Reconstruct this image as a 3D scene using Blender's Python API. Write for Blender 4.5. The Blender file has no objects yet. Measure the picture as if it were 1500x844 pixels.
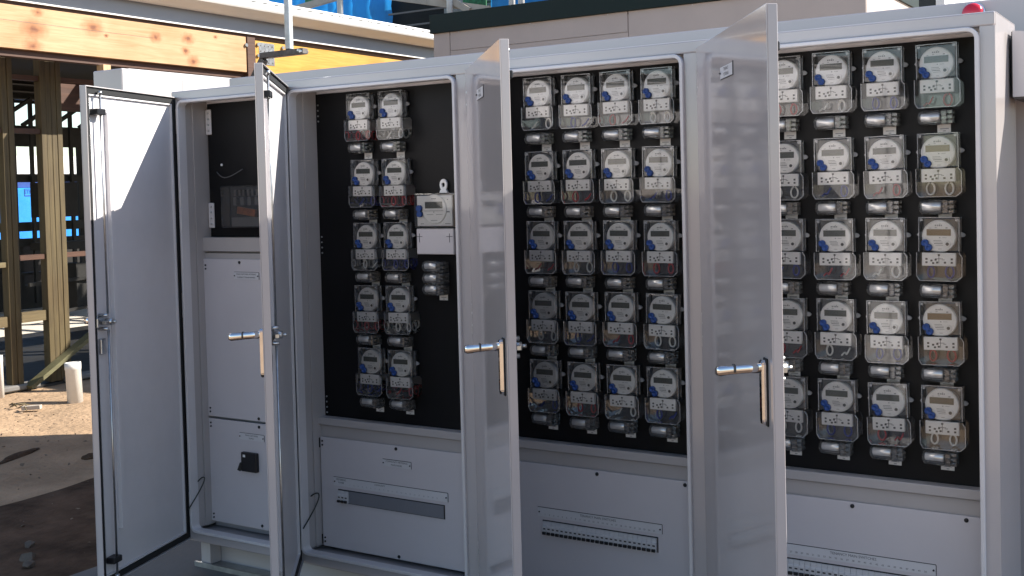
import bpy, bmesh, math, random
from mathutils import Vector, Matrix, noise
S = bpy.context.scene
COL = S.collection
RND = random.Random(7)
R = math.radians

# ---------------------------------------------------------------- camera
yaw, pitch, roll = 0.5609, -0.0314, 0.0256
M = Matrix.Rotation(yaw, 3, 'Z') @ Matrix.Rotation(pitch, 3, 'X') @ Matrix.Rotation(roll, 3, 'Y')
cam = bpy.data.objects.new('camera', bpy.data.cameras.new('camera'))
COL.objects.link(cam)
rot = Matrix((M.col[0], M.col[2], -M.col[1])).transposed()
cam.matrix_world = Matrix.Translation((0, -3.5, 1.63)) @ rot.to_4x4()
cam.data.sensor_width = 36
cam.data.lens = 1663.64 / 1500 * 36
cam.data.shift_y = -(422 - 331.74) / 1500
cam.data.clip_start = 0.05
cam.data.clip_end = 2000
S.camera = cam

# ---------------------------------------------------------------- light
SUN = Vector((0.665, 0.47, 0.585)).normalized()          # towards the sun
world = bpy.data.worlds.new('World'); S.world = world
world.use_nodes = True
nt = world.node_tree
sky = nt.nodes.new('ShaderNodeTexSky'); sky.sky_type = 'NISHITA'; sky.sun_disc = False
sky.sun_elevation = math.asin(SUN.z); sky.sun_rotation = math.atan2(SUN.x, SUN.y)
sky.air_density = 1.0; sky.dust_density = 0.3; sky.ozone_density = 1.0
nt.links.new(sky.outputs[0], nt.nodes['Background'].inputs[0])
nt.nodes['Background'].inputs[1].default_value = 0.107
sun = bpy.data.objects.new('sun', bpy.data.lights.new('sun', 'SUN'))
COL.objects.link(sun)
sun.data.energy = 5.0; sun.data.angle = R(0.5); sun.data.color = (1, 0.94, 0.84)
sun.rotation_euler = (-SUN).to_track_quat('-Z', 'Y').to_euler()
sun.location = (8, 6, 9)
S.view_settings.view_transform = 'Standard'; S.view_settings.look = 'None'
S.view_settings.exposure = 1.12; S.view_settings.gamma = 1
S.cycles.max_bounces = 8; S.cycles.transparent_max_bounces = 20
S.cycles.use_denoising = True

# ---------------------------------------------------------------- materials
MATS = {}
def mat(name, col, rough=0.5, metal=0.0, var=0.0, scale=8.0, bump=0.0, bscale=60.0, spec=0.5, coat=0.0, col2=None, stretch=None, rvar=1):
    if name in MATS: return MATS[name]
    m = bpy.data.materials.new(name); m.use_nodes = True; MATS[name] = m
    n = m.node_tree; p = n.nodes['Principled BSDF']
    p.inputs['Base Color'].default_value = (*col, 1); p.inputs['Roughness'].default_value = rough
    p.inputs['Metallic'].default_value = metal; p.inputs['Specular IOR Level'].default_value = spec
    p.inputs['Coat Weight'].default_value = coat; p.inputs['Coat Roughness'].default_value = 0.04
    tc = n.nodes.new('ShaderNodeTexCoord'); mp = n.nodes.new('ShaderNodeMapping')
    n.links.new(tc.outputs['Object'], mp.inputs[0])
    if stretch: mp.inputs['Scale'].default_value = stretch
    if var or col2:
        nz = n.nodes.new('ShaderNodeTexNoise'); nz.inputs['Scale'].default_value = scale
        nz.inputs['Detail'].default_value = 6; nz.inputs['Roughness'].default_value = 0.6
        n.links.new(mp.outputs[0], nz.inputs[0])
        cr = n.nodes.new('ShaderNodeValToRGB')
        a = tuple(max(0, c * (1 - var)) for c in col); b = col2 or tuple(min(1, c * (1 + var)) for c in col)
        cr.color_ramp.elements[0].position = 0.32; cr.color_ramp.elements[1].position = 0.68
        cr.color_ramp.elements[0].color = (*a, 1); cr.color_ramp.elements[1].color = (*b, 1)
        n.links.new(nz.outputs[0], cr.inputs[0]); n.links.new(cr.outputs[0], p.inputs['Base Color'])
        mr = n.nodes.new('ShaderNodeMapRange'); mr.inputs[3].default_value = max(0.02, rough - 0.06 * rvar); mr.inputs[4].default_value = min(1, rough + 0.08 * rvar)
        n.links.new(nz.outputs[0], mr.inputs[0]); n.links.new(mr.outputs[0], p.inputs['Roughness'])
    if bump:
        nb = n.nodes.new('ShaderNodeTexNoise'); nb.inputs['Scale'].default_value = bscale; nb.inputs['Detail'].default_value = 5
        n.links.new(mp.outputs[0], nb.inputs[0])
        bp = n.nodes.new('ShaderNodeBump'); bp.inputs['Strength'].default_value = bump; bp.inputs['Distance'].default_value = 0.02
        n.links.new(nb.outputs[0], bp.inputs['Height']); n.links.new(bp.outputs[0], p.inputs['Normal'])
    return m

def clear(name, haze, tint=(0.93, 0.94, 0.95), hazecol=(0.6, 0.6, 0.6), rough=0.04, gl=0.35):
    m = bpy.data.materials.new(name); m.use_nodes = True; MATS[name] = m
    n = m.node_tree; n.nodes.clear()
    out = n.nodes.new('ShaderNodeOutputMaterial'); tr = n.nodes.new('ShaderNodeBsdfTransparent'); tr.inputs[0].default_value = (*tint, 1)
    df = n.nodes.new('ShaderNodeBsdfDiffuse'); df.inputs[0].default_value = (*hazecol, 1)
    gs = n.nodes.new('ShaderNodeBsdfGlossy'); gs.inputs['Roughness'].default_value = rough
    lw = n.nodes.new('ShaderNodeFresnel'); lw.inputs[0].default_value = 1.72
    tc = n.nodes.new('ShaderNodeTexCoord'); nz = n.nodes.new('ShaderNodeTexNoise'); nz.inputs['Scale'].default_value = 25
    n.links.new(tc.outputs['Object'], nz.inputs[0])
    mr = n.nodes.new('ShaderNodeMapRange'); mr.inputs[3].default_value = haze * 0.6; mr.inputs[4].default_value = haze * 1.4
    n.links.new(nz.outputs[0], mr.inputs[0])
    m1 = n.nodes.new('ShaderNodeMixShader'); m2 = n.nodes.new('ShaderNodeMixShader')
    n.links.new(mr.outputs[0], m1.inputs[0]); n.links.new(tr.outputs[0], m1.inputs[1]); n.links.new(df.outputs[0], m1.inputs[2])
    n.links.new(lw.outputs[0], m2.inputs[0]); n.links.new(m1.outputs[0], m2.inputs[1]); n.links.new(gs.outputs[0], m2.inputs[2])
    n.links.new(m2.outputs[0], out.inputs[0])
    return m

def wood(name, light, dark, axis, knots=None, rough=0.6):
    """long grain along the object's own axis, with knots"""
    m = bpy.data.materials.new(name); m.use_nodes = True; MATS[name] = m
    n = m.node_tree; p = n.nodes['Principled BSDF']; p.inputs['Roughness'].default_value = rough
    tc = n.nodes.new('ShaderNodeTexCoord'); mp = n.nodes.new('ShaderNodeMapping')
    sc = [1, 1, 1]; sc[axis] = 0.06; mp.inputs['Scale'].default_value = sc
    n.links.new(tc.outputs['Object'], mp.inputs[0])
    nz = n.nodes.new('ShaderNodeTexNoise'); nz.inputs['Scale'].default_value = 42; nz.inputs['Detail'].default_value = 7; nz.inputs['Distortion'].default_value = 0.8
    n.links.new(mp.outputs[0], nz.inputs[0])
    cr = n.nodes.new('ShaderNodeValToRGB'); cr.color_ramp.elements[0].position = 0.3; cr.color_ramp.elements[1].position = 0.62
    cr.color_ramp.elements[0].color = (*dark, 1); cr.color_ramp.elements[1].color = (*light, 1)
    n.links.new(nz.outputs[0], cr.inputs[0])
    last = cr.outputs[0]
    n2 = n.nodes.new('ShaderNodeTexNoise'); n2.inputs['Scale'].default_value = 1.7; n2.inputs['Detail'].default_value = 3
    n.links.new(tc.outputs['Object'], n2.inputs[0])
    c2 = n.nodes.new('ShaderNodeValToRGB'); c2.color_ramp.elements[0].color = (0.86, 0.78, 0.68, 1); c2.color_ramp.elements[1].color = (1, 1, 1, 1)
    c2.color_ramp.elements[0].position = 0.3; c2.color_ramp.elements[1].position = 0.55
    n.links.new(n2.outputs[0], c2.inputs[0])
    mx = n.nodes.new('ShaderNodeMix'); mx.data_type = 'RGBA'; mx.blend_type = 'MULTIPLY'; mx.inputs[0].default_value = 1
    n.links.new(last, mx.inputs[6]); n.links.new(c2.outputs[0], mx.inputs[7]); last = mx.outputs[2]
    for ky, kz, kr in (knots or ()):          # knots at fixed places in the board, squashed along the grain
        mk = n.nodes.new('ShaderNodeMapping'); mk.inputs['Scale'].default_value = (0, 0.75, 1.15); mk.inputs['Location'].default_value = (0, -ky * 0.75, -kz * 1.15)
        n.links.new(tc.outputs['Object'], mk.inputs[0])
        wn = n.nodes.new('ShaderNodeTexNoise'); wn.inputs['Scale'].default_value = 22
        n.links.new(tc.outputs['Object'], wn.inputs[0])
        ln = n.nodes.new('ShaderNodeVectorMath'); ln.operation = 'LENGTH'; n.links.new(mk.outputs[0], ln.inputs[0])
        ad = n.nodes.new('ShaderNodeMath'); ad.operation = 'MULTIPLY_ADD'; ad.inputs[1].default_value = 0.05; n.links.new(wn.outputs[0], ad.inputs[0]); n.links.new(ln.outputs['Value'], ad.inputs[2])
        ck = n.nodes.new('ShaderNodeValToRGB'); el = ck.color_ramp.elements
        el[0].position = 0.025 + kr * 0.25; el[0].color = (0.36, 0.17, 0.09, 1); el[1].position = 0.03 + kr * 3.2; el[1].color = (1, 1, 1, 1)
        e2 = el.new(0.028 + kr); e2.color = (0.70, 0.48, 0.33, 1)
        n.links.new(ad.outputs[0], ck.inputs[0])
        mk2 = n.nodes.new('ShaderNodeMix'); mk2.data_type = 'RGBA'; mk2.blend_type = 'MULTIPLY'; mk2.inputs[0].default_value = 1
        n.links.new(last, mk2.inputs[6]); n.links.new(ck.outputs[0], mk2.inputs[7]); last = mk2.outputs[2]
    n.links.new(last, p.inputs['Base Color'])
    bp = n.nodes.new('ShaderNodeBump'); bp.inputs['Strength'].default_value = 0.15; bp.inputs['Distance'].default_value = 0.01
    n.links.new(nz.outputs[0], bp.inputs['Height']); n.links.new(bp.outputs[0], p.inputs['Normal'])
    return m

PAINT = mat('grey_powder_coat', (0.49, 0.452, 0.452), 0.115, var=0.03, scale=2.2, spec=0.6, rvar=0.15, coat=0.22)
INNER = mat('inner_grey_paint', (0.45, 0.42, 0.415), 0.35, var=0.03, scale=4)
WHITEP = mat('white_panel_paint', (0.62, 0.585, 0.605), 0.38, var=0.025, scale=3, bump=0.01, bscale=200)
RIM = mat('rim_pale_paint', (0.68, 0.655, 0.665), 0.3, var=0.03)
BLACKP = mat('black_panel', (0.006, 0.006, 0.007), 0.5, var=0.15, scale=5, bump=0.02, bscale=300, spec=0.22)
RUBBER = mat('black_rubber', (0.012, 0.012, 0.013), 0.75, var=0.2, scale=30)
BLACKPL = mat('black_plastic', (0.012, 0.012, 0.014), 0.4, var=0.1)
CHROME = mat('chrome', (0.72, 0.72, 0.74), 0.045, 1.0)
STEEL = mat('zinc_steel', (0.55, 0.56, 0.57), 0.32, 1.0, var=0.12, scale=40)
GALV = mat('galvanised_steel', (0.40, 0.42, 0.43), 0.42, 0.85, var=0.2, scale=18, bump=0.05, bscale=90)
DARKSTEEL = mat('dark_steel', (0.11, 0.10, 0.095), 0.55, 0.6, var=0.3, scale=25, bump=0.1)
PLASTW = mat('white_plastic', (0.86, 0.85, 0.85), 0.38, var=0.02)
DISCW = mat('meter_face', (0.86, 0.855, 0.86), 0.3, var=0.03, scale=30)
GREYPL = mat('grey_plastic', (0.10, 0.10, 0.105), 0.45, var=0.1)
BLUESEAL = mat('blue_seal', (0.008, 0.048, 0.21), 0.35, var=0.2, scale=60)
LCDM = mat('lcd_glass', (0.075, 0.08, 0.066), 0.12, var=0.08, scale=60)
LCDREFL = mat('lcd_tan_reflection', (0.18, 0.13, 0.075), 0.12, var=0.08, scale=60)  # tan tint paints sunlit sand reflected in the display
INK = mat('print_ink', (0.05, 0.05, 0.055), 0.6)
INKS = mat('print_ink_soft', (0.26, 0.26, 0.28), 0.6)
CARD = mat('white_card', (0.74, 0.73, 0.72), 0.6, var=0.04)
WIREC = {'white': mat('wire_white', (0.88, 0.87, 0.85), 0.4), 'red': mat('wire_red', (0.45, 0.022, 0.03), 0.4), 'blue': mat('wire_blue', (0.015, 0.035, 0.30), 0.4)}
CLEAR = clear('clear_case', 0.03, tint=(0.985, 0.985, 0.985))
CLEAR2 = clear('clear_terminal_cover', 0.03, tint=(0.985, 0.985, 0.985))
CLEAR3 = clear('clear_fuse_body', 0.11, tint=(0.94, 0.945, 0.95))
SILVER = mat('silver_cartridge', (0.92, 0.90, 0.88), 0.18, 0.4, var=0.06, scale=40)
LABELP = mat('engraved_label', (0.66, 0.65, 0.67), 0.4, var=0.03)
BREAKW = mat('breaker_body', (0.60, 0.60, 0.62), 0.4, var=0.03)
DKGREY = mat('dark_grey_blank', (0.20, 0.205, 0.23), 0.45, var=0.04)
CABLE = mat('green_black_cable', (0.02, 0.03, 0.025), 0.4)

# ---------------------------------------------------------------- geometry helpers
def box(bm, x0, x1, y0, y1, z0, z1, bev=0.0, seg=1):
    vs = [bm.verts.new((x, y, z)) for x in (x0, x1) for y in (y0, y1) for z in (z0, z1)]
    fs = [(0, 1, 3, 2), (4, 6, 7, 5), (0, 4, 5, 1), (2, 3, 7, 6), (0, 2, 6, 4), (1, 5, 7, 3)]
    faces = [bm.faces.new([vs[i] for i in f]) for f in fs]
    if bev:
        es = list({e for f in faces for e in f.edges})
        bmesh.ops.bevel(bm, geom=es, offset=bev, segments=seg, affect='EDGES', profile=0.5)
    return faces
def cyl(bm, c, axis, r, l, seg=20, r2=None, rings=None):
    """solid along axis ('x','y','z') starting at c, length l; rings = [(t, radius)] gives a lathe"""
    rings = rings or [(0, r), (l, r if r2 is None else r2)]
    ax = {'x': Vector((1, 0, 0)), 'y': Vector((0, 1, 0)), 'z': Vector((0, 0, 1))}.get(axis, axis)
    ax = Vector(ax).normalized()
    u = ax.orthogonal().normalized(); v = ax.cross(u); c = Vector(c)
    loops = []
    for t, rr in rings:
        loops.append([bm.verts.new(c + ax * t + (u * math.cos(a) + v * math.sin(a)) * rr) for a in [2 * math.pi * k / seg for k in range(seg)]])
    for a, b in zip(loops, loops[1:]):
        for k in range(seg):
            f = bm.faces.new((a[k], a[(k + 1) % seg], b[(k + 1) % seg], b[k])); f.smooth = True
    bm.faces.new(list(reversed(loops[0]))); bm.faces.new(loops[-1])
def tube(bm, pts, r, seg=8):
    pts = [Vector(p) for p in pts]; loops = []
    u = None
    for i, p in enumerate(pts):
        d = (pts[min(i + 1, len(pts) - 1)] - pts[max(i - 1, 0)]).normalized()
        u = d.orthogonal().normalized() if u is None else (u - d * u.dot(d)).normalized()
        v = d.cross(u)
        loops.append([bm.verts.new(p + (u * math.cos(a) + v * math.sin(a)) * r) for a in [2 * math.pi * k / seg for k in range(seg)]])
    for a, b in zip(loops, loops[1:]):
        for k in range(seg):
            f = bm.faces.new((a[k], a[(k + 1) % seg], b[(k + 1) % seg], b[k])); f.smooth = True
    bm.faces.new(list(reversed(loops[0]))); bm.faces.new(loops[-1])
def prism(bm, poly, y0, y1, plane='xz'):
    def P(a, b, t):
        return {'xz': (a, t, b), 'yz': (t, a, b), 'xy': (a, b, t)}[plane]
    A = [bm.verts.new(P(a, b, y0)) for a, b in poly]; B = [bm.verts.new(P(a, b, y1)) for a, b in poly]
    n = len(poly)
    bm.faces.new(A); bm.faces.new(list(reversed(B)))
    for k in range(n): bm.faces.new((A[k], B[k], B[(k + 1) % n], A[(k + 1) % n]))
def bar(bm, a, b, w, h, up=(0, 0, 1)):
    a = Vector(a); b = Vector(b); d = (b - a).normalized(); s = d.cross(Vector(up)).normalized(); t = s.cross(d)
    vs = [bm.verts.new(p + s * i * w / 2 + t * j * h / 2) for p in (a, b) for i, j in ((-1, -1), (1, -1), (1, 1), (-1, 1))]
    for f in ((3, 2, 1, 0), (4, 5, 6, 7), (0, 1, 5, 4), (1, 2, 6, 5), (2, 3, 7, 6), (3, 0, 4, 7)): bm.faces.new([vs[i] for i in f])
def mesh_of(bm, name, m):
    bmesh.ops.recalc_face_normals(bm, faces=bm.faces[:])
    me = bpy.data.meshes.new(name); bm.to_mesh(me); bm.free()
    if m: me.materials.append(m)
    return me
def link(name, me, parent=None, loc=None, rz=0, tag_=None):
    o = bpy.data.objects.new(name, me); COL.objects.link(o)
    if parent is not None: o.parent = parent
    if loc: o.location = loc
    if rz: o.rotation_euler.z = rz
    return o
def obj(name, fn, m, parent=None, loc=None, rz=0):
    bm = bmesh.new(); fn(bm)
    return link(name, mesh_of(bm, name, m), parent, loc, rz)
def bx(name, m, parent, x0, x1, y0, y1, z0, z1, bev=0.0, loc=None, seg=1):
    return obj(name, lambda b: box(b, x0, x1, y0, y1, z0, z1, bev, seg), m, parent, loc)
def thing(name, label, cat, loc=(0, 0, 0), rz=0, group=None):
    o = bpy.data.objects.new(name, None); COL.objects.link(o); o.location = loc; o.rotation_euler.z = rz
    o.empty_display_size = 0.1
    return tag(o, label, cat, group)
def tag(o, label, cat, group=None):
    o['label'] = label; o['category'] = cat
    if group: o['group'] = group
    return o
def struct(o):
    o['kind'] = 'structure'; return o
TEXTC = {}
def text_mesh(s, size, m, align='CENTER'):
    k = (s, size, m.name, align)
    if k in TEXTC: return TEXTC[k]
    c = bpy.data.curves.new('text', 'FONT'); c.body = s; c.size = size; c.align_x = align; c.align_y = 'CENTER'; c.resolution_u = 2
    o = bpy.data.objects.new('text', c); COL.objects.link(o)
    dg = bpy.context.evaluated_depsgraph_get(); dg.update()
    me = bpy.data.meshes.new_from_object(o.evaluated_get(dg)); me.name = 'lettering'
    me.transform(Matrix.Rotation(R(90), 4, 'X')); me.materials.clear(); me.materials.append(m)
    bpy.data.objects.remove(o); bpy.data.curves.remove(c)
    TEXTC[k] = me
    return me
def lettering(s, size, parent, loc, m=INK, align='CENTER', rz=0):
    return link('lettering', text_mesh(s, size, m, align), parent, loc, rz)

# ---------------------------------------------------------------- ground
SAND = mat('sandy_ground', (0.37, 0.255, 0.163), 0.95, var=0.22, scale=2.2, bump=0.9, bscale=22, spec=0.15)
def ground_fn(b):
    xs = [-400, -120, -60, -40, -30, -24, -20, -17, -15, -13, -12, -11, -10.4, -9.8, -9.4] + [-9.2 + 0.1 * k for k in range(46)] + [-4, -2, 0, 2, 5, 10, 20, 40, 120, 400]
    ys = [-400, -120, -40, -20, -10, -6, -4, -3, -2] + [-1.5 + 0.1 * k for k in range(60)] + [5, 6, 8, 10, 12, 15, 20, 30, 60, 120, 400]
    g = []
    for x in xs:
        row = []
        for y in ys:
            near = -9.3 < x < -4.7 and -1.6 < y < 4.5
            h = (noise.noise((x * 1.3, y * 1.3, 0)) * 0.018 + noise.noise((x * 5, y * 5, 3)) * 0.006) if near else 0
            row.append(b.verts.new((x, y, h - 0.012)))
        g.append(row)
    for i in range(len(xs) - 1):
        for j in range(len(ys) - 1):
            f = b.faces.new((g[i][j], g[i + 1][j], g[i + 1][j + 1], g[i][j + 1])); f.smooth = True
struct(obj('ground', ground_fn, SAND))
PAD = mat('grey_concrete', (0.15, 0.143, 0.135), 0.9, var=0.12, scale=3, bump=0.15, bscale=40)
struct(bx('concrete_pad', PAD, None, -4.22, 1.5, -0.62, 1.95, -0.1, 0.03, 0.02))
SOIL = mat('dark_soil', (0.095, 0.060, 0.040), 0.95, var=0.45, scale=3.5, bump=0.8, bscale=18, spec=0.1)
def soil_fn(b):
    xs = [-5.6 + 0.06 * i for i in range(22)] + [-4.0, -3.0, -1.5, 0, 1.5, 2.5]; ys = [-3.4] + [-3.2 + 0.12 * j for j in range(39)]; g = []  # unseen reach in front of the cabinet added to cut bounced light
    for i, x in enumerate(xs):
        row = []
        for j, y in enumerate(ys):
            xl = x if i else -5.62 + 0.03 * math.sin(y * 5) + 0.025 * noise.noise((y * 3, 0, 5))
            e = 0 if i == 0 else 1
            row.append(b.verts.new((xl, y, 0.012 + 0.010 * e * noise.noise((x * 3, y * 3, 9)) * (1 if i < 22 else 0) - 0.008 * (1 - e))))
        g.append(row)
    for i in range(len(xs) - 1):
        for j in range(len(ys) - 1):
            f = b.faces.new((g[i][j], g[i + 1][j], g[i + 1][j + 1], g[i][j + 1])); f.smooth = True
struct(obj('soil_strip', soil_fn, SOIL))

# ---------------------------------------------------------------- meter cabinet
CX0, CX1, CY0, CY1, CZ0, CZ1 = -3.862, -0.538, -0.10, 0.256, 0.14, 2.095
OPEN = [(-3.810, -3.263), (-3.167, -2.372), (-2.276, -1.481), (-1.385, -0.590)]
OZ0, OZ1 = 0.192, 2.043
cab = thing('meter_cabinet', 'long grey metal meter cabinet with four tall doors standing open', 'electrical cabinet')
bx('side_panel', PAINT, cab, CX0, CX0 + 0.003, CY0 + 0.012, CY1, CZ0, CZ1 - 0.003)
bx('side_panel', PAINT, cab, CX1 - 0.003, CX1, CY0 + 0.012, CY1, CZ0, CZ1 - 0.003)
bx('back_panel', PAINT, cab, CX0 + 0.004, CX1 - 0.004, CY1 - 0.004, CY1 - 0.001, CZ0, CZ1 - 0.004)
bx('roof_panel', PAINT, cab, CX0, CX1, CY0 + 0.012, CY1, CZ1 - 0.002, CZ1, 0)
bx('ceiling_panel', RIM, cab, CX0 + 0.004, CX1 - 0.004, CY0 + 0.013, CY1 - 0.006, 2.058, 2.062)
bx('floor_panel', INNER, cab, CX0 + 0.004, CX1 - 0.004, CY0 + 0.013, CY1 - 0.006, CZ0 + 0.003, CZ0 + 0.03)
def frame_fn(b):
    y0, y1 = CY0, CY0 + 0.011
    box(b, CX0, CX1, y0, y1, OZ1 + 0.012, CZ1, 0.005, 2)
    box(b, CX0, CX1, y0, y1, CZ0, OZ0 - 0.012, 0.003)
    xs = [CX0] + [v for o in OPEN for v in (o[0] - 0.012, o[1] + 0.012)] + [CX1]
    for a, c in zip(xs[0::2], xs[1::2]): box(b, a, c, y0, y1, OZ0 - 0.012, OZ1 + 0.012)
obj('front_frame', frame_fn, PAINT, cab)
def rim_fn(x0, x1):
    def fn(b):      # folded rain lip round the opening with rounded corners
        r, n = 0.022, 6
        def loop(off, y):
            pts = []
            X0, X1, Z0, Z1, rr = x0 - off, x1 + off, OZ0 - off, OZ1 + off, r + off
            for cx, cz, a0 in ((X1 - rr, Z1 - rr, 0), (X0 + rr, Z1 - rr, 90), (X0 + rr, Z0 + rr, 180), (X1 - rr, Z0 + rr, 270)):
                for k in range(n + 1):
                    a = R(a0 + 90 * k / n); pts.append(b.verts.new((cx + rr * math.cos(a), y, cz + rr * math.sin(a))))
            return pts
        L = [loop(0.0125, CY0 + 0.004), loop(0.0125, CY0 - 0.010), loop(0.0105, CY0 - 0.013), loop(0.002, CY0 - 0.013), loop(0, CY0 - 0.011), loop(0, CY0 + 0.03), loop(0.006, CY0 + 0.03)]
        for a, c in zip(L, L[1:]):
            for k in range(len(a)):
                f = b.faces.new((a[k], a[(k + 1) % len(a)], c[(k + 1) % len(a)], c[k])); f.smooth = False
    return fn
for x0, x1 in OPEN: obj('opening_rim', rim_fn(x0, x1), RIM, cab)
for (a, c) in zip(OPEN, OPEN[1:]):
    bx('divider', INNER, cab, a[1] + 0.032, c[0] - 0.030, CY0 + 0.013, CY1 - 0.007, CZ0 + 0.032, 2.056)
for x0, x1 in OPEN:       # vertical inner channels beside each opening
    bx('inner_channel', INNER, cab, x0 - 0.022, x0 - 0.001, CY0 + 0.031, -0.035, OZ0, 2.054)
    bx('inner_channel', INNER, cab, x0 - 0.022, x0 + 0.0045, -0.033, 0.054, OZ0, 2.054)
# plinth
bx('plinth', INNER, cab, CX0 + 0.03, CX1 - 0.03, -0.02, 0.20, 0.032, CZ0 - 0.002)
def ledge_fn(b):
    box(b, CX0 + 0.05, CX1 - 0.02, -0.095, -0.022, 0.034, 0.042); box(b, CX0 + 0.05, CX1 - 0.02, -0.103, -0.0955, 0.031, 0.052)
obj('plinth_ledge', ledge_fn, GALV, cab)
for x in (CX0 + 0.075, -2.75, -1.9, -1.0): bx('plinth_foot', INNER, cab, x, x + 0.055, -0.085, -0.024, 0.044, CZ0 - 0.003)

# black meter boards and lower panels
for i, (x0, x1) in enumerate(OPEN):
    z0 = 0.70 if i else 1.461
    bx('meter_board', BLACKP, cab, x0 + (0.005 if i else 0.014), x1 + 0.026, 0.042, 0.048, z0, 2.045)
    bx('back_strip', RIM, cab, x0 + 0.005, x1 + 0.026, 0.0485, 0.052, 2.03, 2.0575)
def scr(b, x, y, z, r=0.006):
    cyl(b, (x, y, z), 'y', r, 0.003, 10)
def mk_screw(parent, x, y, z, m=BLACKPL, r=0.0065): return obj('screw', lambda b: (cyl(b, (x, y - 0.005, z), 'y', r, 0.005, 12, rings=[(0, r * 0.5), (0.002, r), (0.005, r)])), m, parent)
for zc in (2.0, 1.46, 0.80):
    for k in range(4): mk_screw(cab, -3.150, 0.042, zc - 0.022 * k, STEEL, 0.0035)
for z in (1.97, 1.35, 0.8): mk_screw(cab, -0.602, 0.042, z, STEEL, 0.004)
for i in (1, 2, 3):
    x0, x1 = OPEN[i]
    bx('cross_rail', INNER, cab, x0 - 0.008, x1 + 0.028, -0.002, 0.0415, 0.690, 0.720, 0.002)
    bx('filler_strip', INNER, cab, x0 - 0.008, x1 + 0.028, 0.012, 0.03, 0.560, 0.686)
    bx('back_filler', INNER, cab, x0 - 0.008, x1 + 0.028, 0.034, 0.040, 0.175, 0.556)
    pl = bx('lower_panel', WHITEP, cab, x0 + 0.010, x1 - 0.012, 0.0, 0.004, 0.188 if i == 1 else 0.188, 0.640, 0.0012)
    ox = OPEN[i][0] - OPEN[1][0]
    for sx, sz in ((-2.763, 0.628), (-2.763, 0.200), (-2.43, 0.628)): mk_screw(pl, sx + ox, 0, sz)
    for zz in (0.615, 0.215):
        bx('panel_hinge', BLACKPL, pl, x0 + 0.004, x0 + 0.009, -0.002, 0.012, zz - 0.02, zz + 0.02)
        for dz in (-0.008, 0.008): mk_screw(pl, x0 + 0.022, 0, zz + dz, BLACKPL, 0.004)
    # long legend strip
    sx0, sx1, zt, zb = (-3.088, -2.519, 0.481, 0.447) if i == 1 else (-2.117 + (ox - 0.891), -1.627 + (ox - 0.891), 0.481, 0.449)
    st = bx('legend_strip', LABELP, pl, sx0, sx1, -0.0025, -0.0003, zb, zt)
    bx('strip_edge', INK, st, sx0 - 0.001, sx1 + 0.001, -0.0016, -0.0002, zt + 0.0002, zt + 0.002)
    bx('strip_edge', INK, st, sx1 + 0.0002, sx1 + 0.002, -0.0016, -0.0002, zb, zt)
    for x in (sx0 + 0.006, sx1 - 0.006): mk_screw(st, x, -0.0025, (zt + zb) / 2, INK, 0.0028)
    cxs = (sx0 + sx1) / 2
    if i == 1:
        lettering('METERING', 0.011, st, (sx0 + 0.040, -0.0031, zt - 0.008)); lettering('POWER', 0.009, st, (sx0 + 0.040, -0.0031, zt - 0.020))
        lettering('COMMUNITY', 0.009, st, (sx0 + 0.24, -0.0031, zt - 0.008))
        for k in range(21): lettering(str(k + 1), 0.008, st, (sx0 + 0.085 + 0.0218 * k, -0.0031, zt - 0.024), INKS)
    else:
        lettering('TENANCY MAIN SWITCHES', 0.0115, st, (cxs, -0.0031, zt - 0.009))
        for k in range(25): lettering(str(k + 1 + (25 if i == 3 else 0)), 0.008, st, (sx0 + 0.030 + 0.01795 * k, -0.0031, zt - 0.024), INK)
    # breakers in their window
    bx0, bx1, bzt, bzb = (-3.063, -2.537, 0.431, 0.382) if i == 1 else (-2.095 + ox - 0.891, -1.645 + ox - 0.891, 0.434, 0.387)
    bx('breaker_window', BLACKPL, pl, bx0 - 0.003, bx1 + 0.003, -0.0022, -0.0003, bzb - 0.003, bzt + 0.003)
    n = 3 if i == 1 else 25
    pitch_b = 0.0180
    if i == 1: bx('blank_cover', DKGREY, pl, bx0 + 0.057, bx1, -0.006, -0.0025, bzb, bzt)
    bmw = bmesh.new(); w2 = pitch_b / 2 - 0.0006
    prism(bmw, [(-0.0105, -0.024), (-0.0105, 0.006), (-0.006, 0.010), (-0.006, 0.023), (0, 0.023), (0, -0.024)], -w2, w2, 'yz')
    bme = mesh_of(bmw, 'circuit_breaker', BREAKW)
    bmt = bmesh.new(); box(bmt, -w2 * 0.8, w2 * 0.8, -0.0175, -0.0108, -0.023, -0.013, 0.001); tme = mesh_of(bmt, 'toggle', BLACKPL)
    bmt = bmesh.new(); box(bmt, -w2 * 0.55, w2 * 0.55, -0.0113, -0.0106, -0.005, 0.000); wme = mesh_of(bmt, 'indicator', INK)
    for k in range(n):
        cbk = link('circuit_breaker', bme, pl, (bx0 + pitch_b * (k + 0.5), -0.0022, (bzb + bzt) / 2))
        t_ = link('toggle', tme, pl, cbk.location); w_ = link('indicator', wme, pl, cbk.location)
        t_.name = 'breaker_toggle'; w_.name = 'breaker_indicator'
    if i == 1:
        np_ = bx('name_plate', LABELP, pl, -2.830, -2.691, -0.0025, -0.0003, 0.555, 0.581)
        bx('plate_edge', INK, np_, -2.831, -2.690, -0.0015, -0.0002, 0.5812, 0.5832); bx('plate_edge', INK, np_, -2.6908, -2.689, -0.0015, -0.0002, 0.555, 0.581)
        lettering('COMMUNITY METERING', 0.0098, np_, (-2.7605, -0.0031, 0.5745)); lettering('MAIN PANEL', 0.0098, np_, (-2.7605, -0.0031, 0.5625))
        for x in (-2.826, -2.695): mk_screw(np_, x, -0.0025, 0.568, INK, 0.0025)
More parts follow.
